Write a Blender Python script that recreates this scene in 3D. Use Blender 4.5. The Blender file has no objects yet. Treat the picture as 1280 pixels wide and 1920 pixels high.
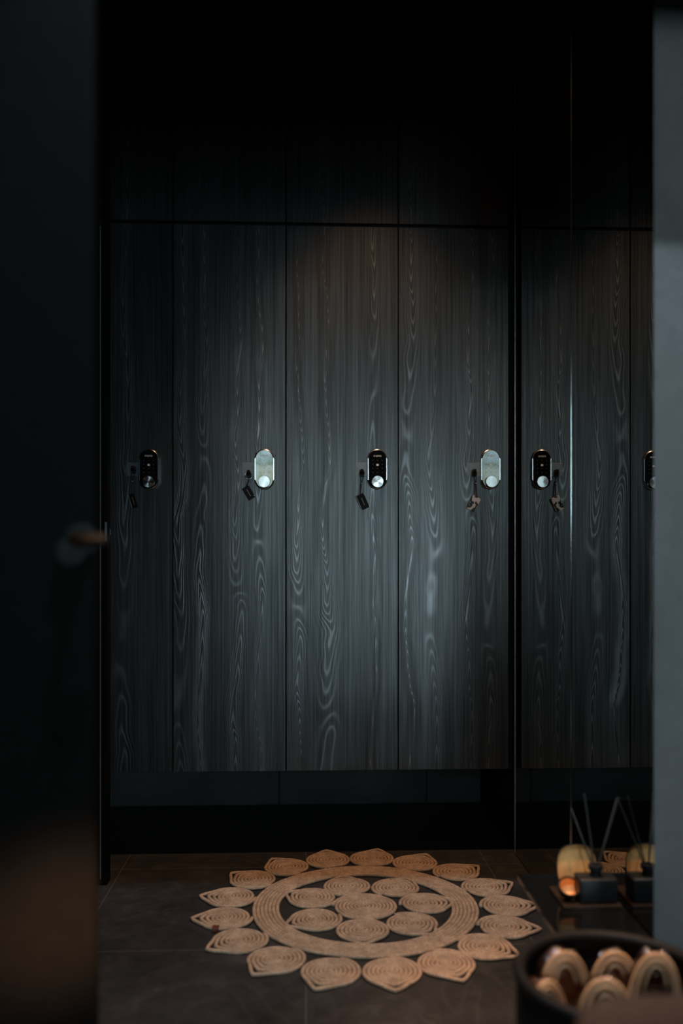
import bpy, bmesh, math, random
from mathutils import Vector, Matrix, Euler

random.seed(7)
S = bpy.context.scene
COL = S.collection
PI = math.pi

# ------------------------------------------------------------------ camera
F_PX, HORIZON, CAM_Z = 1655.0, 1040.0, 1.026
YAW = math.radians(2.3)                       # turned slightly to the right
cd = bpy.data.cameras.new('camera'); cam = bpy.data.objects.new('camera', cd); COL.objects.link(cam)
cam.location = (0, 0, CAM_Z)
cam.rotation_euler = (PI / 2, 0, -YAW)
cd.sensor_fit = 'HORIZONTAL'; cd.sensor_width = 36.0
cd.lens = 36.0 * F_PX / 1280.0
cd.shift_y = (HORIZON - 960.0) / 1280.0
cd.clip_start = 0.02
cd.dof.use_dof = True
cd.dof.focus_distance = 2.98
cd.dof.aperture_fstop = 1.9
S.camera = cam

S.view_settings.view_transform = 'Standard'
S.view_settings.look = 'None'
S.view_settings.gamma = 1.0
S.view_settings.exposure = 0.0
S.view_settings.use_curve_mapping = False

# ------------------------------------------------------------------ world and lights
w = bpy.data.worlds.new('world'); S.world = w; w.use_nodes = True
w.node_tree.nodes['Background'].inputs[0].default_value = (0.5, 0.6, 0.7, 1)
w.node_tree.nodes['Background'].inputs[1].default_value = 0.0006

def spot(name, loc, target, power, color, half_deg, blend, radius):
    l = bpy.data.lights.new(name, 'SPOT'); o = bpy.data.objects.new(name, l); COL.objects.link(o)
    l.energy = power; l.color = color; l.spot_size = math.radians(half_deg * 2); l.spot_blend = blend
    l.shadow_soft_size = radius
    o.location = loc
    o.rotation_euler = (Vector(target) - Vector(loc)).to_track_quat('-Z', 'Y').to_euler()
    return o

WARM = (1.0, 0.56, 0.30)
COOL = (0.62, 0.84, 1.0)
WINDOW_EMIT = 18.0      # garden window, behind the camera to the left
WINDOW_EMIT_RIGHT = 22.0 # window behind the camera to the right
spot('downlight_by_lockers', (0.24, 2.56, 2.93), (0.20, 2.56, 0), 108, WARM, 32, 0.6, 0.03)
spot('downlight_over_bin', (0.640, 1.75, 2.93), (0.585, 1.66, 0), 185, WARM, 15, 0.7, 0.03)
spot('hall_skylight', (0.05, 0.84, 2.95), (0.12, 2.30, 0), 140, (0.64, 0.82, 1.0), 27, 0.35, 0.02)
spot('added_door_glow_spot', (1.00, -0.50, 1.30), (-0.36, 1.30, 0.49), 1500.0, WARM, 3.3, 1.0, 0.05)  # unseen spot, added to throw a warm glow on the near door
# ------------------------------------------------------------------ pixel helpers (measuring only)
CS, SN = math.cos(YAW), math.sin(YAW)
def at_y(px, py, Y):
    u = (px - 640) / F_PX
    dx, dy, dz = u * CS + SN, CS - u * SN, (HORIZON - py) / F_PX
    t = Y / dy
    return Vector((dx * t, Y, CAM_Z + dz * t))
def at_z(px, py, Z):
    u = (px - 640) / F_PX
    t = (CAM_Z - Z) * F_PX / (py - HORIZON)
    return Vector((t * (u * CS + SN), t * (CS - u * SN), Z))

# ------------------------------------------------------------------ material helpers
class NT:
    def __init__(s, name):
        s.m = bpy.data.materials.new(name); s.m.use_nodes = True
        s.t = s.m.node_tree; s.b = s.t.nodes['Principled BSDF']
    def n(s, typ, **kw):
        o = s.t.nodes.new(typ)
        for k, v in kw.items():
            setattr(o, k, v)
        return o
    def l(s, a, b): s.t.links.new(a, b)
    def val(s, sock, v):
        if hasattr(v, 'is_output') or hasattr(v, 'links'): s.l(v, sock)
        else: sock.default_value = v
    def math(s, op, a, b=None, c=None, clamp=False):
        o = s.n('ShaderNodeMath', operation=op); o.use_clamp = clamp
        s.val(o.inputs[0], a)
        if b is not None: s.val(o.inputs[1], b)
        if c is not None: s.val(o.inputs[2], c)
        return o.outputs[0]
    def noise(s, vec, scale=5, detail=2, rough=0.5, dist=0.0):
        o = s.n('ShaderNodeTexNoise'); o.inputs['Scale'].default_value = scale
        o.inputs['Detail'].default_value = detail; o.inputs['Roughness'].default_value = rough
        o.inputs['Distortion'].default_value = dist
        if vec is not None: s.l(vec, o.inputs['Vector'])
        return o.outputs['Fac']
    def mapping(s, vec, scale=(1, 1, 1), loc=(0, 0, 0), rot=(0, 0, 0)):
        o = s.n('ShaderNodeMapping'); s.l(vec, o.inputs[0])
        o.inputs['Scale'].default_value = scale; o.inputs['Location'].default_value = loc
        o.inputs['Rotation'].default_value = rot
        return o.outputs[0]
    def ramp(s, fac, stops):
        o = s.n('ShaderNodeValToRGB'); s.l(fac, o.inputs[0])
        e = o.color_ramp.elements
        while len(e) < len(stops): e.new(0.5)
        for el, (p, c) in zip(e, stops):
            el.position = p; el.color = (*c, 1) if len(c) == 3 else c
        return o.outputs[0]
    def bump(s, h, strength, distance=0.01):
        o = s.n('ShaderNodeBump'); s.l(h, o.inputs['Height'])
        o.inputs['Strength'].default_value = strength; o.inputs['Distance'].default_value = distance
        s.l(o.outputs[0], s.b.inputs['Normal'])
    def pos(s): return s.n('ShaderNodeNewGeometry').outputs['Position']
    def obj(s): return s.n('ShaderNodeTexCoord').outputs['Object']

def plain(name, col, rough=0.5, metal=0.0, spec=0.5, noise_amt=0.15, noise_scale=40):
    k = NT(name); b = k.b
    b.inputs['Roughness'].default_value = rough; b.inputs['Metallic'].default_value = metal
    b.inputs['Specular IOR Level'].default_value = spec
    f = k.noise(k.obj(), noise_scale, 3)
    a = 1 - noise_amt
    k.l(k.ramp(f, [(0.3, tuple(c * a for c in col)), (0.7, tuple(min(1, c * (1 + noise_amt)) for c in col))]), b.inputs['Base Color'])
    return k.m

def wood(name, xc, seed, figures, level=1.0):
    """black stained oak veneer: vertical fibres and cathedral figures; xc = centre of the board in x"""
    k = NT(name); b = k.b
    P = k.pos()
    sep = k.n('ShaderNodeSeparateXYZ'); k.l(P, sep.inputs[0])
    x = k.math('SUBTRACT', sep.outputs[0], xc); z = sep.outputs[2]
    low = k.noise(k.mapping(P, (6, 1, 0.35), (seed * 3.1, 0, seed * 1.7)), 1.0, 2, 0.45)
    wob = k.noise(k.mapping(P, (3, 1, 3.2), (seed * 5.3, 2, seed)), 1.0, 2, 0.5)
    wobc = k.math('SUBTRACT', wob, 0.5)
    F = k.math('MULTIPLY', low, 7.0)
    mask = None
    for (fx, fw, amp, z0) in figures:
        dx = k.math('SUBTRACT', x, fx)
        dx = k.math('ADD', dx, k.math('MULTIPLY', wobc, 0.085))
        q = k.math('DIVIDE', dx, fw * 0.85)
        g = k.math('EXPONENT', k.math('MULTIPLY', k.math('MULTIPLY', q, q), -1.0))
        zz = k.math('ADD', k.math('SUBTRACT', z, z0), k.math('MULTIPLY', wobc, 0.5))
        F = k.math('ADD', F, k.math('MULTIPLY', k.math('MULTIPLY', zz, amp * 1.7), g))
        mask = g if mask is None else k.math('MAXIMUM', mask, g)
    s_ = k.math('SINE', k.math('MULTIPLY', F, 2 * PI))
    band = k.math('POWER', k.math('MULTIPLY_ADD', s_, 0.5, 0.5), 3.2)
    fib = k.noise(k.mapping(P, (420, 1, 5.0), (seed, 0, 0)), 1.0, 2, 0.6)
    fib2 = k.noise(k.mapping(P, (130, 1, 1.4), (seed * 2, 0, 3)), 1.0, 3, 0.6)
    streak = k.noise(k.mapping(P, (26, 1, 0.7), (seed * 7, 0, 1)), 1.0, 2, 0.5)
    patch = k.noise(k.mapping(P, (5, 1, 1.6), (seed * 4, 0, 9)), 1.0, 1, 0.5)
    v = k.math('MULTIPLY', band, k.math('MULTIPLY_ADD', mask, 0.54, 0.02))
    v = k.math('MULTIPLY', v, k.math('MULTIPLY_ADD', patch, 2.0, -0.1, clamp=False))
    v = k.math('ADD', v, k.math('MULTIPLY', k.math('SUBTRACT', fib, 0.42), 0.55))
    v = k.math('ADD', v, k.math('MULTIPLY', k.math('SUBTRACT', fib2, 0.5), 0.75))
    v = k.math('ADD', v, k.math('MULTIPLY', k.math('SUBTRACT', streak, 0.5), 0.35))
    v = k.math('ADD', v, 0.24, clamp=True)
    L = level
    col = k.ramp(v, [(0.0, (0.002 * L, 0.002 * L, 0.0022 * L)), (0.3, (0.007 * L, 0.0072 * L, 0.0076 * L)),
                     (0.65, (0.020 * L, 0.021 * L, 0.0225 * L)), (1.0, (0.05 * L, 0.054 * L, 0.058 * L))])
    k.l(col, b.inputs['Base Color'])
    k.l(k.math('MULTIPLY_ADD', v, -0.05, 0.37), b.inputs['Roughness'])
    k.l(k.math('MULTIPLY_ADD', v, 1.6, 0.25), b.inputs['Specular IOR Level'])
    k.bump(v, 0.25, 0.002)
    return k.m

def mk_floor():
    k = NT('dark_stone_tile'); b = k.b; P = k.pos()
    sep = k.n('ShaderNodeSeparateXYZ'); k.l(P, sep.inputs[0])
    T = 0.6
    def edge(c, off):
        f = k.math('MODULO', k.math('ADD', k.math('SUBTRACT', c, off), 60.0), T)
        d = k.math('MINIMUM', f, k.math('SUBTRACT', T, f))
        return d
    d = k.math('MINIMUM', edge(sep.outputs[0], -0.600), edge(sep.outputs[1], 2.905))
    joint = k.math('LESS_THAN', d, 0.0011)
    n1 = k.noise(P, 3.0, 6, 0.62, 0.6)
    n2 = k.noise(P, 16.0, 8, 0.7, 0.3)
    vein = k.math('SUBTRACT', 1.0, k.math('MULTIPLY', k.math('ABSOLUTE', k.math('SUBTRACT', k.noise(P, 2.2, 3, 0.6, 1.2), 0.5)), 55.0), clamp=True)
    v = k.math('ADD', k.math('MULTIPLY', n1, 0.6), k.math('MULTIPLY', n2, 0.4))
    col = k.ramp(v, [(0.3, (0.012, 0.0115, 0.011)), (0.55, (0.031, 0.030, 0.0295)), (0.75, (0.07, 0.067, 0.066))])
    m1 = k.n('ShaderNodeMixRGB'); k.l(k.math('MULTIPLY', vein, 0.06), m1.inputs[0]); k.l(col, m1.inputs[1]); m1.inputs[2].default_value = (0.16, 0.155, 0.15, 1)
    m2 = k.n('ShaderNodeMixRGB'); k.l(k.math('MULTIPLY', joint, 0.6), m2.inputs[0]); k.l(m1.outputs[0], m2.inputs[1]); m2.inputs[2].default_value = (0.13, 0.12, 0.11, 1)
    k.l(m2.outputs[0], b.inputs['Base Color'])
    k.l(k.math('MULTIPLY_ADD', n2, 0.25, 0.36), b.inputs['Roughness'])
    b.inputs['Specular IOR Level'].default_value = 0.35
    k.bump(v, 0.12, 0.004)
    return k.m

def mk_stone_wall():
    k = NT('dark_slate_cladding'); b = k.b; P = k.pos()
    n1 = k.noise(P, 4.0, 6, 0.65, 0.8); n2 = k.noise(P, 30.0, 6, 0.7)
    v = k.math('ADD', k.math('MULTIPLY', n1, 0.65), k.math('MULTIPLY', n2, 0.35))
    k.l(k.ramp(v, [(0.3, (0.010, 0.011, 0.012)), (0.7, (0.040, 0.043, 0.046))]), b.inputs['Base Color'])
    b.inputs['Roughness'].default_value = 0.6
    k.bump(v, 0.4, 0.006)
    return k.m

def mk_plaster():
    k = NT('grey_mineral_plaster'); b = k.b; P = k.pos()
    n1 = k.noise(P, 5.0, 6, 0.62, 0.5); n2 = k.noise(P, 45.0, 4, 0.6)
    v = k.math('ADD', k.math('MULTIPLY', n1, 0.7), k.math('MULTIPLY', n2, 0.3))
    k.l(k.ramp(v, [(0.3, (0.105, 0.10, 0.096)), (0.7, (0.165, 0.158, 0.15))]), b.inputs['Base Color'])
    b.inputs['Roughness'].default_value = 0.75
    k.bump(v, 0.15, 0.004)
    return k.m

def mk_mirror():
    k = NT('smoked_mirror'); b = k.b
    b.inputs['Metallic'].default_value = 1.0; b.inputs['Roughness'].default_value = 0.0
    b.inputs['Base Color'].default_value = (0.48, 0.495, 0.49, 1)
    return k.m

def mk_jute(name, tint):
    k = NT(name); b = k.b; P = k.obj()
    n1 = k.noise(P, 420.0, 3, 0.7); n2 = k.noise(P, 40.0, 3, 0.6)
    v = k.math('ADD', k.math('MULTIPLY', n1, 0.7), k.math('MULTIPLY', n2, 0.3))
    k.l(k.ramp(v, [(0.3, tuple(c * 0.35 for c in tint)), (0.5, tint), (0.66, tuple(min(1, c * 1.7) for c in tint))]), b.inputs['Base Color'])
    b.inputs['Roughness'].default_value = 0.95; b.inputs['Specular IOR Level'].default_value = 0.1
    k.bump(n1, 0.9, 0.003)
    return k.m

def mk_brushed():
    k = NT('brushed_steel'); b = k.b
    b.inputs['Metallic'].default_value = 1.0; b.inputs['Roughness'].default_value = 0.28
    b.inputs['Base Color'].default_value = (0.58, 0.58, 0.58, 1)
    b.inputs['Anisotropic'].default_value = 0.85
    t = k.n('ShaderNodeTangent'); t.direction_type = 'RADIAL'; t.axis = 'Y'
    k.l(t.outputs[0], b.inputs['Tangent'])
    # circular turning marks
    sep = k.n('ShaderNodeSeparateXYZ'); k.l(k.obj(), sep.inputs[0])
    r = k.math('SQRT', k.math('ADD', k.math('MULTIPLY', sep.outputs[0], sep.outputs[0]), k.math('MULTIPLY', sep.outputs[2], sep.outputs[2])))
    comb = k.n('ShaderNodeCombineXYZ'); k.l(k.math('MULTIPLY', r, 1500.0), comb.inputs[0])
    k.l(k.math('MULTIPLY_ADD', k.noise(comb.outputs[0], 1.0, 2), 0.2, 0.18), b.inputs['Roughness'])
    return k.m

def mk_glossy(name, col, rough=0.05, spec=0.5, coat=0.0):
    k = NT(name); b = k.b
    f = k.noise(k.obj(), 25.0, 2)
    k.l(k.ramp(f, [(0.3, tuple(c * 0.85 for c in col)), (0.7, tuple(c * 1.1 for c in col))]), b.inputs['Base Color'])
    b.inputs['Roughness'].default_value = rough; b.inputs['Specular IOR Level'].default_value = spec
    b.inputs['Coat Weight'].default_value = coat; b.inputs['Coat Roughness'].default_value = 0.03
    return k.m

def mk_lock_glass():
    """black half-mirrored glass front of the locks"""
    k = NT('black_mirror_glass')
    out = [n for n in k.t.nodes if n.type == 'OUTPUT_MATERIAL'][0]
    g = k.n('ShaderNodeBsdfGlossy'); g.inputs['Roughness'].default_value = 0.015
    g.inputs['Color'].default_value = (0.62, 0.64, 0.64, 1)
    d = k.n('ShaderNodeBsdfDiffuse'); d.inputs['Color'].default_value = (0.006, 0.007, 0.009, 1)
    f = k.noise(k.obj(), 22.0, 1)
    bmp = k.n('ShaderNodeBump'); bmp.inputs['Strength'].default_value = 0.03; bmp.inputs['Distance'].default_value = 0.004
    k.l(f, bmp.inputs['Height']); k.l(bmp.outputs[0], g.inputs['Normal'])
    mx = k.n('ShaderNodeMixShader'); mx.inputs[0].default_value = 0.06
    k.l(d.outputs[0], mx.inputs[1]); k.l(g.outputs[0], mx.inputs[2]); k.l(mx.outputs[0], out.inputs[0])
    return k.m

def mk_film():
    """thin clear wrapping film"""
    k = NT('clear_wrapping_film')
    out = [n for n in k.t.nodes if n.type == 'OUTPUT_MATERIAL'][0]
    g = k.n('ShaderNodeBsdfGlossy'); g.inputs['Roughness'].default_value = 0.12
    g.inputs['Color'].default_value = (0.95, 0.95, 0.95, 1)
    tr = k.n('ShaderNodeBsdfTransparent'); tr.inputs['Color'].default_value = (0.93, 0.92, 0.90, 1)
    f = k.noise(k.obj(), 26.0, 3, 0.55, 1.5)
    bmp = k.n('ShaderNodeBump'); bmp.inputs['Strength'].default_value = 0.9; bmp.inputs['Distance'].default_value = 0.012
    k.l(f, bmp.inputs['Height']); k.l(bmp.outputs[0], g.inputs['Normal'])
    fr = k.n('ShaderNodeFresnel'); fr.inputs[0].default_value = 1.5; k.l(bmp.outputs[0], fr.inputs['Normal'])
    mx = k.n('ShaderNodeMixShader'); k.l(k.math('MULTIPLY_ADD', fr.outputs[0], 1.5, 0.035, clamp=True), mx.inputs[0])
    k.l(tr.outputs[0], mx.inputs[1]); k.l(g.outputs[0], mx.inputs[2]); k.l(mx.outputs[0], out.inputs[0])
    return k.m

def mk_outdoors(name, strength):
    """daylit window: pale sky, green foliage, bright ground"""
    k = NT(name)
    out = [n for n in k.t.nodes if n.type == 'OUTPUT_MATERIAL'][0]
    e = k.n('ShaderNodeEmission'); P = k.pos()
    sep = k.n('ShaderNodeSeparateXYZ'); k.l(P, sep.inputs[0])
    n1 = k.noise(P, 4.5, 4, 0.6, 1.5)
    h = k.math('ADD', k.math('MULTIPLY', k.math('SUBTRACT', sep.outputs[2], 1.35), 0.9), k.math('MULTIPLY', k.math('SUBTRACT', n1, 0.5), 0.55))
    col = k.ramp(h, [(0.0, (0.56, 0.76, 0.86)), (0.32, (0.52, 0.72, 0.80)), (0.42, (0.30, 0.33, 0.18)), (0.5, (0.52, 0.66, 0.64)),
                     (0.62, (0.16, 0.25, 0.18)), (0.72, (0.50, 0.70, 0.78)), (1.0, (0.58, 0.80, 0.92))])
    k.l(col, e.inputs[0]); e.inputs[1].default_value = strength
    k.l(e.outputs[0], out.inputs[0])
    return k.m

def mk_camo():
    k = NT('camouflage_print'); b = k.b
    f = k.noise(k.mapping(k.obj(), (1, 1, 1), (3.3, 0, 1.2)), 62.0, 1, 0.4)
    r = k.ramp(f, [(0.0, (0.01, 0.01, 0.012)), (0.47, (0.01, 0.01, 0.012)), (0.48, (0.62, 0.60, 0.60)), (1.0, (0.78, 0.80, 0.84))])
    k.l(r, b.inputs['Base Color']); b.inputs['Roughness'].default_value = 0.35
    return k.m

M = {}
M['floor'] = mk_floor()
M['slate'] = mk_stone_wall()
M['plaster'] = mk_plaster()
M['mirror'] = mk_mirror()
M['black_wall'] = plain('black_painted_wall', (0.010, 0.010, 0.011), 0.7, spec=0.2)
M['black_board'] = plain('black_board', (0.004, 0.004, 0.0045), 0.6, spec=0.15)
M['black_door'] = plain('black_satin_door', (0.0032, 0.0030, 0.0029), 0.6, spec=0.05)
M['edge'] = plain('polished_glass_edge', (0.26, 0.30, 0.32), 0.3, 0.3)
M['chrome'] = plain('polished_chrome', (0.30, 0.30, 0.30), 0.12, 1.0, noise_amt=0.03)
M['rim'] = plain('satin_chrome_rim', (0.55, 0.55, 0.56), 0.27, 1.0, noise_amt=0.03)
M['joint'] = plain('bright_joint_metal', (0.62, 0.68, 0.70), 0.14, 1.0, noise_amt=0.03)
M['steel'] = plain('satin_steel', (0.42, 0.44, 0.45), 0.35, 1.0, noise_amt=0.06)
M['brushed'] = mk_brushed()
M['lock_glass'] = mk_lock_glass()
M['white_mark'] = plain('white_print', (0.75, 0.78, 0.80), 0.5, noise_amt=0.02)
M['grey_mark'] = plain('faint_grey_print', (0.10, 0.10, 0.11), 0.5, noise_amt=0.02)
M['plate'] = plain('frosted_plate', (0.062, 0.076, 0.084), 0.40, spec=0.9, noise_amt=0.12, noise_scale=60)
M['hook'] = plain('black_rubber', (0.006, 0.005, 0.005), 0.6, spec=0.25)
M['cord'] = plain('black_cord', (0.008, 0.008, 0.009), 0.7)
M['tag'] = mk_glossy('black_tag_plastic', (0.003, 0.003, 0.003), 0.45, 0.1)
M['tag_edge'] = plain('pale_tag_edge', (0.35, 0.36, 0.36), 0.4)
M['tag_print'] = plain('copper_print', (0.42, 0.25, 0.16), 0.4)
M['camo'] = mk_camo()
M['jute'] = mk_jute('jute_rope', (0.48, 0.33, 0.22))
M['leather'] = plain('brown_leather', (0.10, 0.025, 0.012), 0.6)
M['gold'] = plain('gold_lacquer', (1.0, 0.47, 0.16), 0.5, 0.1, noise_amt=0.12, noise_scale=30)
M['bottle'] = plain('matte_black_glass', (0.011, 0.013, 0.014), 0.42, spec=0.35)
M['reed'] = plain('black_reed', (0.024, 0.030, 0.033), 0.6)
M['table'] = mk_glossy('black_lacquer', (0.005, 0.005, 0.005), 0.12, 0.5)
M['tray'] = plain('dark_brown_tray', (0.03, 0.017, 0.011), 0.35)
M['bin'] = plain('matte_black_bin', (0.006, 0.006, 0.006), 0.6, spec=0.25)
M['film'] = mk_film()
M['slipper'] = plain('beige_fleece', (0.62, 0.36, 0.225), 0.85, noise_amt=0.15, noise_scale=60)
M['slipper_trim'] = plain('tan_piping', (0.74, 0.43, 0.22), 0.6)
M['stool'] = plain('brown_upholstery', (0.20, 0.085, 0.048), 0.85, spec=0.15, noise_amt=0.15, noise_scale=90)
M['bronze'] = plain('dark_bronze', (0.16, 0.075, 0.04), 0.32, 0.9)
M['outdoors'] = mk_outdoors('daylit_garden_view', WINDOW_EMIT)
M['outdoors_right'] = mk_outdoors('daylit_street_view', WINDOW_EMIT_RIGHT)
M['white_frame'] = plain('white_window_frame', (0.6, 0.6, 0.6), 0.5)
M['ceiling'] = plain('black_ceiling', (0.008, 0.008, 0.008), 0.9, spec=0.1)

# ------------------------------------------------------------------ mesh helpers
def obj(name, bm, mat, parent=None, smooth=None, flat_front=False):
    me = bpy.data.meshes.new(name)
    bmesh.ops.recalc_face_normals(bm, faces=bm.faces)
    bm.to_mesh(me); bm.free()
    me.materials.append(M[mat] if isinstance(mat, str) else mat)
    if smooth is not None:
        me.polygons.foreach_set('use_smooth', [True] * len(me.polygons))
        if smooth < 180:
            try: me.set_sharp_from_angle(angle=math.radians(smooth))
            except Exception: pass
    if flat_front:
        for p in me.polygons:
            if p.normal.y < -0.995: p.use_smooth = False
    o = bpy.data.objects.new(name, me); COL.objects.link(o)
    if parent is not None: o.parent = parent
    return o
def tag(o, label, cat, group=None):
    o['label'] = label; o['category'] = cat
    if group: o['group'] = group
    return o
def thing(name, label, cat, loc=(0, 0, 0), rot=(0, 0, 0), group=None):
    o = bpy.data.objects.new(name, None); COL.objects.link(o)
    o.location = loc; o.rotation_euler = rot; o.empty_display_size = 0.05
    return tag(o, label, cat, group)
def struct(name, bm, mat, smooth=None):
    o = obj(name, bm, mat, None, smooth); o['kind'] = 'structure'; return o
def box(bm, x0, x1, y0, y1, z0, z1, bev=0.0, seg=2, mat=None):
    t = bmesh.new()
    r = bmesh.ops.create_cube(t, size=1.0)
    bmesh.ops.scale(t, vec=(abs(x1 - x0), abs(y1 - y0), abs(z1 - z0)), verts=t.verts)
    if bev > 0: bmesh.ops.bevel(t, geom=list(t.edges), offset=bev, segments=seg, affect='EDGES', profile=0.5)
    bmesh.ops.translate(t, vec=((x0 + x1) / 2, (y0 + y1) / 2, (z0 + z1) / 2), verts=t.verts)
    if mat is not None: bmesh.ops.transform(t, matrix=mat, verts=t.verts)
    merge(bm, t); return bm
def merge(bm, t):
    me = bpy.data.meshes.new('tmp'); t.to_mesh(me); t.free(); bm.from_mesh(me); bpy.data.meshes.remove(me)
def B(*a, **k): return box(bmesh.new(), *a, **k)
def tube(bm, pts, rad, sides=8, closed=False, cap=True):
    pts = [Vector(p) for p in pts]; n = len(pts)
    rads = rad if isinstance(rad, (list, tuple)) else [rad] * n
    rings = []; prev = None
    for i, p in enumerate(pts):
        if closed: t = pts[(i + 1) % n] - pts[i - 1]
        else: t = pts[min(i + 1, n - 1)] - pts[max(i - 1, 0)]
        t.normalize()
        if prev is None:
            a = Vector((0, 0, 1)) if abs(t.z) < 0.9 else Vector((1, 0, 0))
            nrm = (a - t * a.dot(t)).normalized()
        else:
            nrm = (prev - t * prev.dot(t))
            nrm = nrm.normalized() if nrm.length > 1e-6 else prev
        prev = nrm; bi = t.cross(nrm)
        rings.append([bm.verts.new(p + (nrm * math.cos(2 * PI * k / sides) + bi * math.sin(2 * PI * k / sides)) * rads[i]) for k in range(sides)])
    m = n if closed else n - 1
    for i in range(m):
        a, b = rings[i], rings[(i + 1) % n]
        for k in range(sides):
            bm.faces.new((a[k], a[(k + 1) % sides], b[(k + 1) % sides], b[k]))
    if not closed and cap:
        bm.faces.new(rings[0][::-1]); bm.faces.new(rings[-1])
    return bm
def lathe(bm, prof, seg=48, axis='Z', mat=None):
    t = bmesh.new(); rings = []
    for r, h in prof:
        if r < 1e-6: rings.append([t.verts.new((0, 0, h))])
        else: rings.append([t.verts.new((r * math.cos(2 * PI * i / seg), r * math.sin(2 * PI * i / seg), h)) for i in range(seg)])
    for a, b in zip(rings, rings[1:]):
        for i in range(seg):
            j = (i + 1) % seg
            if len(a) == 1 and len(b) == 1: continue
            if len(a) == 1: t.faces.new((a[0], b[i], b[j]))
            elif len(b) == 1: t.faces.new((a[i], a[j], b[0]))
            else: t.faces.new((a[i], a[j], b[j], b[i]))
    if axis == 'Y': bmesh.ops.rotate(t, matrix=Matrix.Rotation(PI / 2, 3, 'X'), verts=t.verts)   # +Z -> -Y
    if mat is not None: bmesh.ops.transform(t, matrix=mat, verts=t.verts)
    merge(bm, t); return bm
def prism(bm, outline, y0, y1, bev=0.0, seg=2):
    """outline in (x,z), extruded along y from y0 (front) to y1"""
    t = bmesh.new()
    a = [t.verts.new((x, y0, z)) for x, z in outline]; b = [t.verts.new((x, y1, z)) for x, z in outline]
    f0 = t.faces.new(a); f1 = t.faces.new(b[::-1]); n = len(a)
    for i in range(n): t.faces.new((a[i], b[i], b[(i + 1) % n], a[(i + 1) % n]))
    if bev > 0:
        bmesh.ops.bevel(t, geom=list(f0.edges), offset=bev, segments=seg, affect='EDGES', profile=0.5)
    merge(bm, t); return bm
def stadium(w, h, n=16):
    r = w / 2; c = h / 2 - r
    return [(r * math.cos(PI * i / n), c + r * math.sin(PI * i / n)) for i in range(n + 1)] + \
           [(-r * math.cos(PI * i / n), -c - r * math.sin(PI * i / n)) for i in range(n + 1)]
def rrect(w, h, r, n=6):
    pts = []
    for cx, cz, a0 in ((w / 2 - r, h / 2 - r, 0), (-w / 2 + r, h / 2 - r, PI / 2), (-w / 2 + r, -h / 2 + r, PI), (w / 2 - r, -h / 2 + r, 1.5 * PI)):
        for i in range(n + 1):
            a = a0 + PI / 2 * i / n; pts.append((cx + r * math.cos(a), cz + r * math.sin(a)))
    return pts

# ------------------------------------------------------------------ the setting
X_MIRROR = at_y(965, 900, 3.0).x            # plane of the mirror wall (~0.715)
Y_DOOR = 3.0                                # front plane of the locker doors
Y_BACK = 3.63
Y_JAMB = 1.755
Y_SEAM = 2.358
CEIL = 3.05
struct('floor', B(-2.2, 2.6, -3.6, 3.75, -0.10, 0.0), 'floor')
struct('ceiling', B(-2.2, 2.6, -3.6, 3.75, CEIL, CEIL + 0.1), 'ceiling')
bm = bmesh.new()
for a, b_ in ((-0.834, -0.112), (-0.109, 0.496), (0.499, X_MIRROR + 0.006)):
    box(bm, a, b_, Y_BACK, Y_BACK + 0.05, 0, CEIL, 0.001, 1)
struct('wall_back', bm, 'slate')
struct('wall_right', B(X_MIRROR + 0.0065, X_MIRROR + 0.12, Y_JAMB + 0.001, Y_BACK + 0.05, 0, CEIL), 'black_wall')
struct('wall_left', B(-0.90, -0.835, 1.45, Y_BACK + 0.05, 0, CEIL), 'black_wall')
ex_ = at_y(1225.5, 1040, 1.70).x             # front corner of the grey wall end; its return runs back to the mirror
bm = bmesh.new()
fl = [(ex_, 1.70), (X_MIRROR + 0.75, 1.70), (X_MIRROR + 0.75, Y_JAMB), (X_MIRROR + 0.0005, Y_JAMB)]
lo = [bm.verts.new((x, y, 0)) for x, y in fl]; hi = [bm.verts.new((x, y, CEIL)) for x, y in fl]
bm.faces.new(lo); bm.faces.new(hi)
for i in range(4): bm.faces.new((lo[i], lo[(i + 1) % 4], hi[(i + 1) % 4], hi[i]))
struct('wall_entry', bm, 'plaster')
struct('shade_lintel', B(-0.90, X_MIRROR + 0.75, 1.44, 1.50, 2.03, CEIL), 'black_wall')  # unseen lintel, added to shade the tops of the lockers
# the hall wall with two daylit windows, behind the camera
WINS = [(-0.90, -0.05, 1.30, 2.40, 'outdoors'), (0.95, 1.85, 0.30, 1.55, 'outdoors_right')]
bm = bmesh.new()
xs = [-2.2, WINS[0][0], WINS[0][1], WINS[1][0], WINS[1][1], 2.6]
for i in (0, 2, 4): box(bm, xs[i], xs[i + 1], -3.6, -3.5, 0, CEIL)
for (a, b_, c, d, _) in WINS:
    box(bm, a, b_, -3.6, -3.5, 0, c); box(bm, a, b_, -3.6, -3.5, d, CEIL)
struct('wall_window', bm, 'black_wall')
fw = 0.04
for n_, (a, b_, c, d, mt) in enumerate(WINS):
    bm = bmesh.new()
    box(bm, a, a + fw, -3.57, -3.50, c, d); box(bm, b_ - fw, b_, -3.57, -3.50, c, d)
    box(bm, a + fw, b_ - fw, -3.57, -3.50, c, c + fw); box(bm, a + fw, b_ - fw, -3.57, -3.50, d - fw, d)
    win = struct('window_%d' % (n_ + 1), bm, 'white_frame')
    obj('pane', B(a + fw, b_ - fw, -3.56, -3.55, c + fw, d - fw), mt, win)

# dark filler strip between the lockers and the mirror wall
struct('trim_1', B(0.697, X_MIRROR - 0.001, 3.03, 3.06, 0.285, CEIL), 'black_board')

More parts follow.
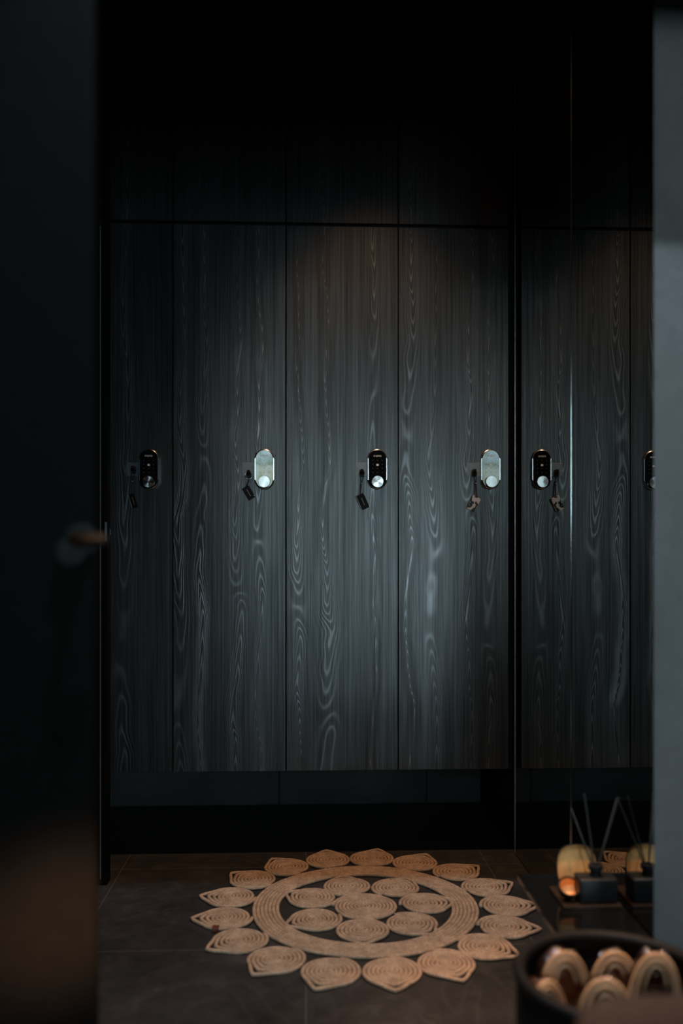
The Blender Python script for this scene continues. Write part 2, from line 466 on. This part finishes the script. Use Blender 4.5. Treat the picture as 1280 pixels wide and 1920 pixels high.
# ------------------------------------------------------------------ lockers
seam = [-0.831, -0.449, -0.068, 0.3143, 0.6945]
GAP = 0.0035
Z0, Z1 = 0.292, 2.142                         # lower doors
Z2, Z3 = 2.154, CEIL - 0.004                  # upper doors
FIG = {0: [(0.03, 0.03, 5, 0.8)], 1: [(-0.09, 0.022, 7, 1.3), (0.025, 0.024, 9, 0.9), (0.10, 0.020, 8, 1.1), (-0.165, 0.03, 6, 0.6)],
       2: [(-0.055, 0.032, 10, 0.4), (-0.145, 0.022, 12, 0.9), (0.105, 0.02, 6, 1.6)],
       3: [(-0.15, 0.028, 10, 1.5), (-0.065, 0.026, 7, 0.95), (0.055, 0.022, 8, 1.2), (0.125, 0.024, 7, 0.8)]}
LAB = ['leftmost tall black wood locker, nearly black, beside the open door edge',
       'second tall black wood locker, its lock front mirror bright over a ringed key tag',
       'third tall black wood locker, standing in the middle, with a dark lock front',
       'rightmost tall black wood locker, lit brightest, beside the mirror, with a patterned key tag']
ULAB = ['short upper cabinet door above the leftmost locker, almost black',
        'short upper cabinet door above the second locker with the bright lock front',
        'short upper cabinet door above the middle locker, its lower edge faintly lit',
        'short upper cabinet door above the rightmost locker beside the mirror wall']

def make_lock(parent, x, z):
    """oval electronic lock with turning knob, at the front of a locker door"""
    y = Y_DOOR
    lock = obj('lock', prism(bmesh.new(), stadium(0.0655, 0.136), -0.021, 0.0, 0.0055, 4), 'rim', parent, 40, True)
    lock.location = (x, y, z)
    obj('glass_front', prism(bmesh.new(), stadium(0.0590, 0.1295), -0.0235, -0.0205, 0.0014, 2), 'lock_glass', lock, 40, True)
    kb = lathe(bmesh.new(), [(0.0195, 0.023), (0.0195, 0.034), (0.0188, 0.0352), (0.0, 0.0356)], 48, 'Y')
    k = obj('knob', kb, 'brushed', lock, 35, True)
    k.location = (0, 0, -0.0435)
    mk = bmesh.new()
    # maker's mark: four small block characters in a row, too small to read in the photo
    for i in range(4):
        x0 = -0.0128 + i * 0.0066
        box(mk, x0, x0 + 0.0014, -0.0240, -0.0234, 0.0405, 0.0462)
        box(mk, x0, x0 + 0.0052, -0.0240, -0.0234, 0.0449, 0.0462)
        if i % 2 == 0: box(mk, x0, x0 + 0.0046, -0.0240, -0.0234, 0.0425, 0.0438)
        else: box(mk, x0 + 0.0038, x0 + 0.0052, -0.0240, -0.0234, 0.0405, 0.0462)
    obj('maker_mark', mk, 'white_mark', lock)
    mk = prism(bmesh.new(), rrect(0.0082, 0.0068, 0.002, 3), -0.0240, -0.0234)
    obj('reader_mark', mk, 'white_mark', lock).location = (0, 0, 0.0135)
    kp = bmesh.new()
    for i in range(3):
        for j in range(4):
            if i == 1 and j == 1: continue
            lathe(kp, [(0.0012, 0.0), (0.0012, 0.0006), (0.0, 0.0006)], 8, 'Y', Matrix.Translation((-0.016 + i * 0.016, -0.0233, 0.029 - j * 0.0135)))
    obj('keypad', kp, 'grey_mark', lock)
    return lock

lock_px = [281.0, 496.0, 706.5, 917.5]
hook_px = [(251.0, 878.0), (466.5, 886.0), (678.0, 884.0), (888.0, 884.0)]
lockers, hook_pos = [], []
for i in range(4):
    x0, x1 = seam[i], seam[i + 1]
    a, b_ = x0 + GAP / 2, (x1 - GAP / 2 if i < 3 else 0.6930)
    xc = (a + b_) / 2
    wm = wood('black_oak_%s' % 'abcd'[i], xc, i + 1.0, FIG[i])
    wu = wood('black_oak_upper_%s' % 'abcd'[i], xc, i + 8.0, FIG[i][:1])
    lk = thing('locker', LAB[i], 'locker', (xc, Y_DOOR + 0.3, Z0), group='row of tall lockers')
    inv = Matrix.Translation((-xc, -(Y_DOOR + 0.3), -Z0))
    def part(name, bm, mat, parent=lk, smooth=None, inv=inv):
        bmesh.ops.transform(bm, matrix=inv, verts=bm.verts); return obj(name, bm, mat, parent, smooth)
    part('carcass', B(x0 + 0.0005, min(x1 - 0.0005, 0.6935), Y_DOOR + 0.021, Y_BACK - 0.002, Z0 - 0.004, Z1 + 0.005), 'black_board')
    part('door', B(a, b_, Y_DOOR, Y_DOOR + 0.020, Z0, Z1, 0.0008, 1), wm)
    p = at_y(lock_px[i], 880.5, Y_DOOR)
    L = make_lock(lk, p.x, p.z); L.location = Vector((p.x, Y_DOOR, p.z)) - Vector((xc, Y_DOOR + 0.3, Z0))
    h = at_y(hook_px[i][0], hook_px[i][1], Y_DOOR)
    pl = at_y(hook_px[i][0] + 1.0, 880, Y_DOOR)
    s = 0.0222
    part('hook_plate', B(pl.x - s - 0.002, pl.x + s, Y_DOOR - 0.0012, Y_DOOR, pl.z - s, pl.z + s, 0.0004, 1), 'plate')
    hb = bmesh.new()
    prism(hb, [(q[0] + h.x, q[1] + h.z - 0.006) for q in stadium(0.0165, 0.027)], Y_DOOR - 0.005, Y_DOOR - 0.0012, 0.001, 1)
    tube(hb, [(h.x, Y_DOOR - 0.004, h.z - 0.002), (h.x, Y_DOOR - 0.016, h.z - 0.006), (h.x, Y_DOOR - 0.021, h.z - 0.001), (h.x, Y_DOOR - 0.021, h.z + 0.006)], 0.0048, 10)
    part('hook', hb, 'hook', smooth=40)
    hook_pos.append(Vector((h.x, Y_DOOR - 0.0135, h.z - 0.0005)))
    lockers.append(lk)
    uc = thing('cabinet', ULAB[i], 'cabinet', (xc, Y_DOOR + 0.3, Z2), group='row of upper cabinets')
    inv2 = Matrix.Translation((-xc, -(Y_DOOR + 0.3), -Z2))
    part('carcass', B(x0 + 0.0005, min(x1 - 0.0005, 0.6935), Y_DOOR + 0.021, Y_BACK - 0.002, Z2 - 0.0055, Z3), 'black_board', uc, None, inv2)
    part('door', B(a, b_, Y_DOOR, Y_DOOR + 0.020, Z2, Z3, 0.0008, 1), wu, uc, None, inv2)

# ------------------------------------------------------------------ key tags hanging on the hooks
TLAB = ['black key tag on a black cord, leftmost, hanging in the darkest corner below its hook',
        'black key tag hanging from a bright split ring beside the bright lock front',
        'black key tag with a pale edge on a looped cord, hanging on the middle locker',
        'key tag with black and white camouflage print hanging on the rightmost locker']
tag_geo = [((250.0, 939.0), 15, (0.020, 0.049)), ((466.0, 924.0), 30, (0.026, 0.046)), ((680.0, 940.5), 24, (0.027, 0.052)), ((888.0, 944.0), -26, (0.029, 0.050))]
for i in range(4):
    hp = hook_pos[i]
    root = thing('key_tag', TLAB[i], 'key tag', hp, group='key tags on the locker hooks')
    (tx, ty), ang, (tw, th) = tag_geo[i]
    c = at_y(tx, ty, Y_DOOR - 0.012) - hp; c.y = 0.0
    A = math.radians(ang)
    R = Matrix.Rotation(A if False else -A, 4, 'Y')
    Tm = Matrix.Translation(c) @ R @ Matrix.Rotation(math.radians(9), 4, 'X')
    card = prism(bmesh.new(), rrect(tw, th, 0.002, 3), -0.0022, 0.0022, 0.0006, 1)
    co = obj('card', card, 'camo' if i == 3 else 'tag', root); co.matrix_local = Tm
    ed = bmesh.new()
    box(ed, -tw / 2 - 0.0011, -tw / 2 - 0.0001, -0.0026, 0.0022, -th / 2 + 0.002, th / 2 - 0.002)  # on the first card this pale sliver paints the left edge highlight
    if i == 2: box(ed, tw / 2 + 0.0001, tw / 2 + 0.0009, -0.0024, 0.0022, -th / 2 + 0.002, th / 2 - 0.002)
    if i == 1: ed.clear(); box(ed, tw / 2 - 0.003, tw / 2, -0.0030, -0.0022, -th / 2 + 0.004, -th / 2 + 0.007)
    if i == 3: ed.clear(); box(ed, tw / 2 + 0.0001, tw / 2 + 0.001, -0.0026, 0.0022, -th / 2 + 0.002, th / 2 - 0.002)
    e = obj('pale_edge', ed, 'tag_edge', root); e.matrix_local = Tm; e['label'] = 'pale edge of the card'
    if i != 3:
        pb = bmesh.new()
        for q in range(9):
            zq = -0.0125 + q * 0.003
            box(pb, -0.0013, 0.0013 - 0.0005 * (q % 3), -0.0027, -0.0022, zq, zq + 0.0019)
        e = obj('printed_line', pb, 'tag_print', root); e.matrix_local = Tm @ Matrix.Translation((0.0005, 0, 0)); e['label'] = 'line of tiny copper print'
    tip = Tm @ Vector((0.0, 0, th / 2 - 0.002)) if i != 1 else Tm @ Vector((0.003, 0, th / 2 - 0.001))
    if i == 1:
        rb = bmesh.new()
        tube(rb, [(0.0125 * math.cos(2 * PI * q / 28), 0, -0.011 + 0.0125 * math.sin(2 * PI * q / 28)) for q in range(28)], 0.0011, 8, True)
        obj('split_ring', rb, 'chrome', root, 180)
        rb = bmesh.new()
        tube(rb, [(0, 0, -0.0235), (0, -0.001, -0.028), tip], 0.0016, 8)
        obj('link', rb, 'chrome', root, 60)
    else:
        z_ap = -0.042 if i != 0 else -0.045
        xa = 0.5 * tip.x
        cb = bmesh.new()
        tube(cb, [(xa, 0, z_ap), (-0.006, 0, -0.016), (-0.0085, 0, -0.004), (-0.005, -0.0005, 0.0015), (0, -0.0005, 0.002), (0.005, -0.0005, 0.0015), (0.0085, 0, -0.004), (0.006, 0, -0.016), (xa, 0, z_ap)], 0.0011, 8)
        obj('cord_loop', cb, 'cord', root, 180)
        cb = bmesh.new()
        tube(cb, [(xa, 0, z_ap + 0.004), (xa, 0, z_ap - 0.002), tip], [0.0028, 0.0024, 0.0017], 8)
        obj('strap', cb, 'cord', root, 60)
        cb = lathe(bmesh.new(), [(0.0, -0.0022), (0.0022, -0.0012), (0.0024, 0.0), (0.0022, 0.0012), (0.0, 0.0022)], 12, 'Z', Matrix.Translation((xa, -0.0015, z_ap + 0.001)))
        obj('bead', cb, 'steel', root, 180)

# ------------------------------------------------------------------ mirrors on the right wall
def mirror(y0, y1, label):
    r = thing('wall_mirror', label, 'mirror', (X_MIRROR + 0.003, (y0 + y1) / 2, 0.004), group='mirror panels on the right wall')
    bm = B(0, 0.006, y0, y1, 0.004, CEIL - 0.004)
    bmesh.ops.translate(bm, vec=(-0.003, -(y0 + y1) / 2, -0.004), verts=bm.verts)
    obj('glass', bm, 'mirror', r)
    return r
ym = 3.0
m1 = mirror(Y_SEAM + 0.0015, ym, 'far smoked mirror panel on the right wall, reaching back to the lockers')
m2 = mirror(Y_JAMB + 0.002, Y_SEAM - 0.0015, 'near smoked mirror panel on the right wall, between its bright joint and the grey wall')
bm = B(-0.0045, -0.0005, ym - 0.003, ym + 0.001, 0.004, CEIL - 0.004)
bmesh.ops.translate(bm, vec=(0, -m1.location.y, -0.004), verts=bm.verts)
o = obj('polished_edge', bm, 'edge', m1); o['label'] = 'pale polished edge of the glass'
bm = bmesh.new(); tube(bm, [(-0.0035, Y_SEAM - m2.location.y, 0.0), (-0.003, Y_SEAM - m2.location.y, CEIL - 0.012)], 0.0023, 12)
o = obj('joint_strip', bm, 'joint', m2, 60); o['label'] = 'thin bright joint strip'

# ------------------------------------------------------------------ doors at the left
pe = at_y(185.5, 1040, 1.342)
door = struct('door_1', B(pe.x - 0.85, pe.x, 1.30, 1.342, 0.008, 2.35, 0.0015, 2), 'black_door')
hc = at_y(165, 1011, 1.25)
bm = bmesh.new()
tube(bm, [(-0.02, 0.05, 0), (-0.02, 0.0, 0), (-0.015, -0.006, 0), (0.0, -0.008, 0), (0.026, -0.008, 0)], 0.0085, 12)
o = obj('door_handle', bm, 'bronze', door, 60); o.location = hc; o['label'] = 'short bronze lever handle'
bm = lathe(bmesh.new(), [(0.0, 0), (0.024, 0), (0.024, 0.007), (0.0, 0.008)], 28, 'Y')
o = obj('rosette', bm, 'bin', door, 35); o.location = (hc.x - 0.02, 1.30, hc.z)
bm = lathe(bmesh.new(), [(0.0, 0), (0.024, 0), (0.024, 0.007), (0.021, 0.020), (0.0, 0.022)], 28, 'Y')
o = obj('thumb_turn', bm, 'bin', door, 35); o.location = (pe.x - 0.026, 1.30, at_y(188, 1034, 1.3).z)
p2 = at_z(201, 1660, 0.0)
yd2 = p2.y
door2 = struct('door_2', B(-0.83, p2.x, yd2, yd2 + 0.045, 0.004, 2.35, 0.0015, 2), 'black_door')
sb, stp = at_y(188.5, 1650, yd2), at_y(188.5, 424, yd2)
o = obj('edge_light_strip', B(sb.x - 0.0012, sb.x + 0.0012, yd2 - 0.002, yd2, 0.02, stp.z), 'edge', door2); o['label'] = 'thin pale vertical strip standing for the lit edge line'  # pale colour stands in for light caught along the door edge
lp = at_y(198, 997, yd2)
bm = bmesh.new(); prism(bm, rrect(0.0065, 0.060, 0.001, 3), -0.0015, 0.0)
o = obj('latch_plate', bm, 'steel', door2); o.location = (p2.x - 0.004, yd2, lp.z)
bm = B(0, 0.008, -0.001, 0.012, -0.009, 0.009, 0.001, 2)
o = obj('latch_bolt', bm, 'chrome', door2); o.location = (p2.x, yd2 + 0.001, lp.z)

# ------------------------------------------------------------------ jute rug
rc = at_z(684, 1704, 0.0)
rug = thing('rug', 'round jute rug of coiled petals and a braided ring, lying on the dark tiles', 'rug', (rc.x, rc.y, 0))
def spiral(bm, R, rope, tip=0.0, seg=44, cx=0.0, cy=0.0, a0=0.0):
    """flat coil of rope; its outermost turn runs out to a point in direction a0"""
    turns = R / (2 * rope); n = int(turns * seg); pts = []
    for i in range(n + 1):
        t = i / seg                                  # turns done
        th = a0 + PI + 2 * PI * (t - turns)
        r = max(0.0015, R - rope - (turns - t) * 2 * rope + rope)
        lt = turns - t
        if tip > 0 and lt < 3.0:
            d = (th - a0 + PI) % (2 * PI) - PI
            k_ = (1.0, 0.42, 0.2)[int(lt)]
            f = max(0.0, 1 - abs(d) / (0.60, 0.62, 0.62)[int(lt)])
            r += tip * k_ * f ** (1.55, 1.6, 1.6)[int(lt)]
        wob = 0.0006 * math.sin(13 * t + R * 900)
        pts.append((cx + r * math.cos(th), cy + r * math.sin(th), rope * 0.98 + wob))
    tube(bm, pts, [rope * (0.955 if i > 6 else 0.6) for i in range(n + 1)], 8)
    return bm
ROPE = 0.0056
obj('centre_coil', spiral(bmesh.new(), 0.094, 0.0054), 'jute', rug, 180)
inner = [(.169, 154.3), (.168, -150.3), (.162, -97), (.172, -46), (.178, 5), (.174, 53), (.163, 105)]
for r, a in inner:
    A = math.radians(a); q = A + random.uniform(-0.15, 0.25)
    obj('petal', spiral(bmesh.new(), 0.0735, ROPE, 0.021, 40, r * math.cos(A), r * math.sin(A), q), 'jute', rug, 180)
outer = [103.5, 82.6, 61.5, 40.2, 18.8, -1.8, -22.5, -43.4, -64.2, -84.8, -106, -127.5, -149, -170.8, 167.4, 145.8, 124.7]
for i, a in enumerate(outer):
    A = math.radians(a); r = 0.405 + random.uniform(-0.004, 0.006); q = A + random.uniform(-0.18, 0.22)
    obj('petal', spiral(bmesh.new(), 0.0745, ROPE, 0.026, 40, r * math.cos(A), r * math.sin(A), q), 'jute', rug, 180)
bm = bmesh.new()
for k in range(7):
    R = 0.2545 + k * 0.0111
    tube(bm, [((R + 0.0015 * math.sin(5 * 2 * PI * i / 150 + 1)) * math.cos(2 * PI * i / 150), (R + 0.0015 * math.sin(5 * 2 * PI * i / 150 + 1)) * math.sin(2 * PI * i / 150), ROPE) for i in range(150)], 0.0057, 8, True)
obj('braided_ring', bm, 'jute', rug, 180)
A = math.radians(-170.8)
lp_ = at_z(404, 1741, 0.008) - Vector((rc.x, rc.y, 0))
bm = B(-0.009, 0.009, -0.013, 0.012, 0, 0.0128, 0.002, 2)
o = obj('leather_label', bm, 'leather', rug); o.location = (lp_.x, lp_.y, 0.0005); o['label'] = 'small dark brown leather label'

# ------------------------------------------------------------------ side table with diffuser and gold dishes
TZ = 0.244                                   # top of the tray
TT = 0.236                                   # table top
tl = at_z(1057, 1700, TZ)
tx0, tx1, ty0, ty1 = tl.x, X_MIRROR - 0.012, tl.y, 2.062
gx0, gx1, gy0, gy1 = 0.522, X_MIRROR - 0.002, 1.66, 2.165
table = thing('side_table', 'low glossy black table against the mirror, behind the bin and under the diffuser', 'table', ((gx0 + gx1) / 2, (gy0 + gy1) / 2, 0))
inv = Matrix.Translation((-(gx0 + gx1) / 2, -(gy0 + gy1) / 2, 0))
def tpart(name, bm, mat, smooth=None):
    bmesh.ops.transform(bm, matrix=inv, verts=bm.verts); return obj(name, bm, mat, table, smooth)
tpart('tabletop', B(gx0, gx1, gy0, gy1, TT - 0.014, TT, 0.002, 2), 'table')
for sx in (gx0 + 0.10, gx1 - 0.03):
    for sy in (gy0 + 0.02, gy1 - 0.05):
        tpart('leg', B(sx, sx + 0.02, sy, sy + 0.02, 0.0, TT - 0.014, 0.001, 1), 'table')
tray = thing('tray', 'small flat black tray on the glossy table, under the diffuser and gold dishes', 'tray', ((tx0 + tx1) / 2, (ty0 + ty1) / 2, TT))
bm = bmesh.new()
hx, hy = (tx1 - tx0) / 2, (ty1 - ty0) / 2
box(bm, -hx, hx, -hy, hy, 0.0, TZ - TT, 0.0012, 2)
obj('base', bm, 'tray', tray)

bl = at_y(1085, 1697, ty0 + 0.018); br = at_y(1157, 1697, ty0 + 0.018)
bx = (bl.x + br.x) / 2; bw = br.x - bl.x; bd = 0.052; by = ty0 + 0.010 + bd / 2
bh = at_y(1110, 1648, ty0 + 0.015).z - TZ
df = thing('reed_diffuser', 'square matte black reed diffuser bottle with black reeds, on the low table by the mirror', 'reed diffuser', (bx, by, TZ))
bm = bmesh.new(); box(bm, -bw / 2, bw / 2, -bd / 2, bd / 2, 0.0005, bh, 0.005, 3)
obj('bottle', bm, 'bottle', df, 40)
bm = lathe(bmesh.new(), [(0.0, bh - 0.001), (0.0125, bh - 0.001), (0.0125, bh + 0.014), (0.0165, bh + 0.015), (0.0165, bh + 0.024), (0.009, bh + 0.025), (0.009, bh + 0.012), (0, bh + 0.012)], 28)
obj('collar', bm, 'bottle', df, 35)
base = Vector((0.0, 0.0, bh + 0.014))
for (px, py, dy) in ((1095, 1489, 0.02), (1160, 1495, -0.01), (1156, 1496, 0.03), (1070, 1515, 0.06)):
    tip_ = at_y(px, py, by + dy) - Vector((bx, by, TZ))
    d_ = (tip_ - base).normalized()
    bm = tube(bmesh.new(), [base + d_ * 0.006 + Vector((d_.x * 0.012, d_.y * 0.012, 0)), tip_], 0.0019, 8)
    obj('reed', bm, 'reed', df, 60)

def dish(bm_out, bm_in, R, depth, squash=1.0, mat=None, sup=2.0):
    """shallow rounded dish opening towards -Y; outer shell and inner lining"""
    n = 10
    prof_o = [(R * math.sin(PI / 2 * i / n) ** 0.8, -depth * math.cos(PI / 2 * i / n)) for i in range(n + 1)]
    prof_o += [(R * 1.0, 0.004), (R * 0.955, 0.004), (R * 0.95, 0.001)]
    prof_i = [(R * 0.95 * math.sin(PI / 2 * i / n) ** 0.8, -depth * 0.86 * math.cos(PI / 2 * i / n) + 0.0012) for i in range(n + 1)]
    for bm_, pr in ((bm_out, prof_o), (bm_in, prof_i)):
        t = lathe(bmesh.new(), pr, 48, 'Y')
        for v in t.verts:
            r = math.hypot(v.co.x, v.co.z)
            if r > 1e-6:
                c, s_ = abs(v.co.x / r), abs(v.co.z / r)
                f = 1.0 / (c ** sup + s_ ** sup) ** (1.0 / sup)
                v.co.x *= f; v.co.z *= f * squash
        if mat is not None: bmesh.ops.transform(t, matrix=mat, verts=t.verts)
        merge(bm_, t)
YD = 2.035
dL = at_y(1044, 1640, YD); dR = at_y(1121, 1640, YD)
dc = (dL.x + dR.x) / 2; dr = (dR.x - dL.x) / 2; dtop = at_y(1082, 1585, YD).z
sq = (dtop - TZ) / 2 / dr
gd = thing('gold_dish', 'upright black rimmed dish with gold inside, leaning behind the diffuser by the mirror', 'dish', (dc, YD, TZ), group='gold lined dishes')
bo, bi = bmesh.new(), bmesh.new()
dish(bo, bi, dr, 0.007, sq, Matrix.Translation((0, 0.002, 0)) @ Matrix.Rotation(math.radians(-7), 4, 'X') @ Matrix.Translation((0, 0, dr * sq)), 2.7)
zmin = min(v.co.z for v in bo.verts)
bmesh.ops.translate(bo, vec=(0, 0, -zmin), verts=bo.verts); bmesh.ops.translate(bi, vec=(0, 0, -zmin), verts=bi.verts)
obj('shell', bo, 'bin', gd, 40); o = obj('lining', bi, 'gold', gd, 180); o['label'] = 'gold inside of the dish'
sL = at_y(1048, 1680, 1.975); sr = 0.0235
gd = thing('gold_dish', 'small black bowl with gold inside standing left of the diffuser bottle', 'dish', (sL.x + sr, 1.978, TZ), group='gold lined dishes')
bo, bi = bmesh.new(), bmesh.new()
dish(bo, bi, sr, 0.030, 1.0, Matrix.Rotation(math.radians(-52), 4, 'X'), 2.0)
zmin = min(v.co.z for v in bo.verts)
bmesh.ops.translate(bo, vec=(0, 0, -zmin), verts=bo.verts); bmesh.ops.translate(bi, vec=(0, 0, -zmin), verts=bi.verts)
rim_ = bmesh.new(); Rm = Matrix.Rotation(math.radians(-52), 4, 'X')
tube(rim_, [Rm @ Vector((sr * math.cos(2 * PI * q / 40), -0.003, sr * math.sin(2 * PI * q / 40))) - Vector((0, 0, zmin)) for q in range(40)], 0.0024, 8, True)
obj('rim', rim_, 'bin', gd, 180)
obj('shell', bo, 'bin', gd, 40); o = obj('lining', bi, 'gold', gd, 180); o['label'] = 'gold inside of the bowl'

# ------------------------------------------------------------------ waste bin full of wrapped slippers
BX, BY, BZ, BR = 0.515, 1.450, 0.335, 0.166
bn = thing('bin', 'round black open bin in the foreground, filled with wrapped slippers', 'bin', (BX, BY, 0))
obj('body', lathe(bmesh.new(), [(0.0, 0.0), (BR * 0.96, 0.0), (BR * 0.97, 0.004), (BR * 0.985, BZ - 0.02), (BR - 0.008, BZ - 0.02), (BR * 0.94, 0.012), (0, 0.012)], 72), 'bin', bn, 40)
rb = bmesh.new(); tube(rb, [((BR - 0.008) * math.cos(2 * PI * i / 72), (BR - 0.008) * math.sin(2 * PI * i / 72), BZ - 0.012) for i in range(72)], 0.011, 10, True)
obj('rim', rb, 'bin', bn, 180)

def slipper_outline(Wd, Ln, n=40):
    pts = []
    for i in range(n):
        a = 2 * PI * i / n
        x = math.cos(a); z = math.sin(a)
        ww = Wd / 2 * (1.0 if z > 0 else 0.86)
        pts.append((ww * math.copysign(abs(x) ** 0.85, x), Ln / 2 * math.copysign(abs(z) ** 0.9, z)))
    return pts
def make_slipper(loc, rot, label, Wd=0.105, Ln=0.25):
    r = thing('wrapped_slipper', label, 'slipper', loc, rot, 'wrapped slippers in the bin')
    out = slipper_outline(Wd, Ln)
    sole = prism(bmesh.new(), out, -0.010, 0.006, 0.004, 3)
    obj('sole', sole, 'slipper', r, 50)
    for sc in (0.80, 0.56):
        bm = tube(bmesh.new(), [(x * sc, 0.0064, z * sc if z < 0 else z - (1 - sc) * Wd / 2) for x, z in out], 0.0030, 8, True)
        obj('tread_ridge', bm, 'slipper_trim', r, 180)
    # upper: bulging band over the toe half
    bm = bmesh.new(); rows = []
    for j in range(9):
        zt = -0.01 + (Ln / 2 - 0.006 + 0.01) * j / 8
        hw = Wd / 2 * math.sqrt(max(0.02, 1 - (max(zt, 0) / (Ln / 2)) ** 2.2)) * 0.98
        row = []
        for i in range(15):
            a = PI * i / 14
            row.append(bm.verts.new((hw * math.cos(a), -0.009 - 0.024 * math.sin(a) * (1 - 0.6 * (j / 8) ** 2.5), zt)))
        rows.append(row)
    for p_, q_ in zip(rows, rows[1:]):
        for i in range(14): bm.faces.new((p_[i], p_[i + 1], q_[i + 1], q_[i]))
    obj('upper', bm, 'slipper', r, 180)
    bm = tube(bmesh.new(), [v for v in [(Wd / 2 * 0.98 * math.cos(PI * i / 14), -0.0095 - 0.024 * math.sin(PI * i / 14), -0.01) for i in range(15)]], 0.0034, 8)
    obj('piping', bm, 'slipper_trim', r, 180)
    bm = tube(bmesh.new(), [(x * 1.0, 0.004, z * 1.0) for x, z in out], 0.0036, 8, True)
    obj('sole_piping', bm, 'slipper_trim', r, 180)
    # film wrapped round everything, loose and creased
    bm = bmesh.new(); bmesh.ops.create_icosphere(bm, subdivisions=4, radius=1.0)
    rs = random.Random(label)
    ph = [rs.uniform(0, 6) for _ in range(6)]
    for v in bm.verts:
        c = v.co.copy()
        e = (abs(c.x) ** 2.6 + abs(c.y) ** 2.6 + abs(c.z) ** 2.6) ** (-1 / 2.6)
        c = c * e
        wv = 1 + 0.035 * math.sin(9 * c.x + ph[0]) * math.sin(7 * c.z + ph[1]) + 0.02 * math.sin(17 * c.z + 6 * c.x + ph[2])
        v.co = Vector((c.x * (Wd / 2 + 0.002) * wv, -0.0115 + c.y * 0.0245 * wv, c.z * (Ln / 2 + 0.004) * wv))
    o = obj('film', bm, 'film', r, 180); o['label'] = 'clear creased wrapping film'
    return r
R_ = math.radians
def dome(px, py, Y, dz=0.0): p = at_y(px, py, Y); return (p.x, Y, p.z - 0.128 + dz)
make_slipper(dome(1064, 1785, 1.505), (R_(4), R_(3), R_(188)), 'wrapped beige slipper standing at the back left inside the black bin', 0.096)
make_slipper(dome(1149, 1785, 1.553), (R_(3), R_(-2), R_(180)), 'wrapped beige slipper standing at the back middle inside the black bin', 0.096)
make_slipper(dome(1222, 1788, 1.497), (R_(4), R_(-5), R_(172)), 'wrapped beige slipper at the back right inside the black bin, with the brightest glints', 0.090)
make_slipper(dome(1040, 1838, 1.440), (R_(5), R_(6), R_(204)), 'wrapped beige slipper leaning on the left inner side of the black bin', 0.074)
make_slipper(dome(1140, 1838, 1.408), (R_(5), R_(2), R_(176)), 'wrapped beige slipper in the middle of the black bin, in front of two others', 0.098)
# ------------------------------------------------------------------ stool seat in the near foreground
sx0 = at_z(1080, 1905, 0.50).x
SZ = 0.50
sw, sd = 0.42, 0.34
fy = at_z(1150, 1850, SZ).y
st = thing('stool', 'brown padded stool seat with rounded corners, in the near foreground before the bin', 'stool', (sx0 + sw / 2, fy - sd / 2, 0))
bm = bmesh.new()
t = bmesh.new()
ol = rrect(sw, sd, 0.07, 10)
a_ = [t.verts.new((x, y, 0)) for x, y in ol]; t.faces.new(a_)
ex = bmesh.ops.extrude_face_region(t, geom=list(t.faces))
bmesh.ops.translate(t, vec=(0, 0, 0.075), verts=[v for v in ex['geom'] if isinstance(v, bmesh.types.BMVert)])
bmesh.ops.recalc_face_normals(t, faces=t.faces)
top = [f for f in t.faces if f.normal.z > 0.9]; bot = [f for f in t.faces if f.normal.z < -0.9]
bmesh.ops.bevel(t, geom=list({e for f in top for e in f.edges}), offset=0.026, segments=5, affect='EDGES', profile=0.5)
bmesh.ops.translate(t, vec=(0, 0, SZ - 0.075), verts=t.verts)
merge(bm, t)
obj('seat', bm, 'stool', st, 60)
for qx in (-1, 1):
    for qy in (-1, 1):
        bm = tube(bmesh.new(), [(qx * (sw / 2 - 0.05), qy * (sd / 2 - 0.05), SZ - 0.075), (qx * (sw / 2 - 0.03), qy * (sd / 2 - 0.03), 0.0)], [0.016, 0.011], 12)
        obj('leg', bm, 'table', st, 60)
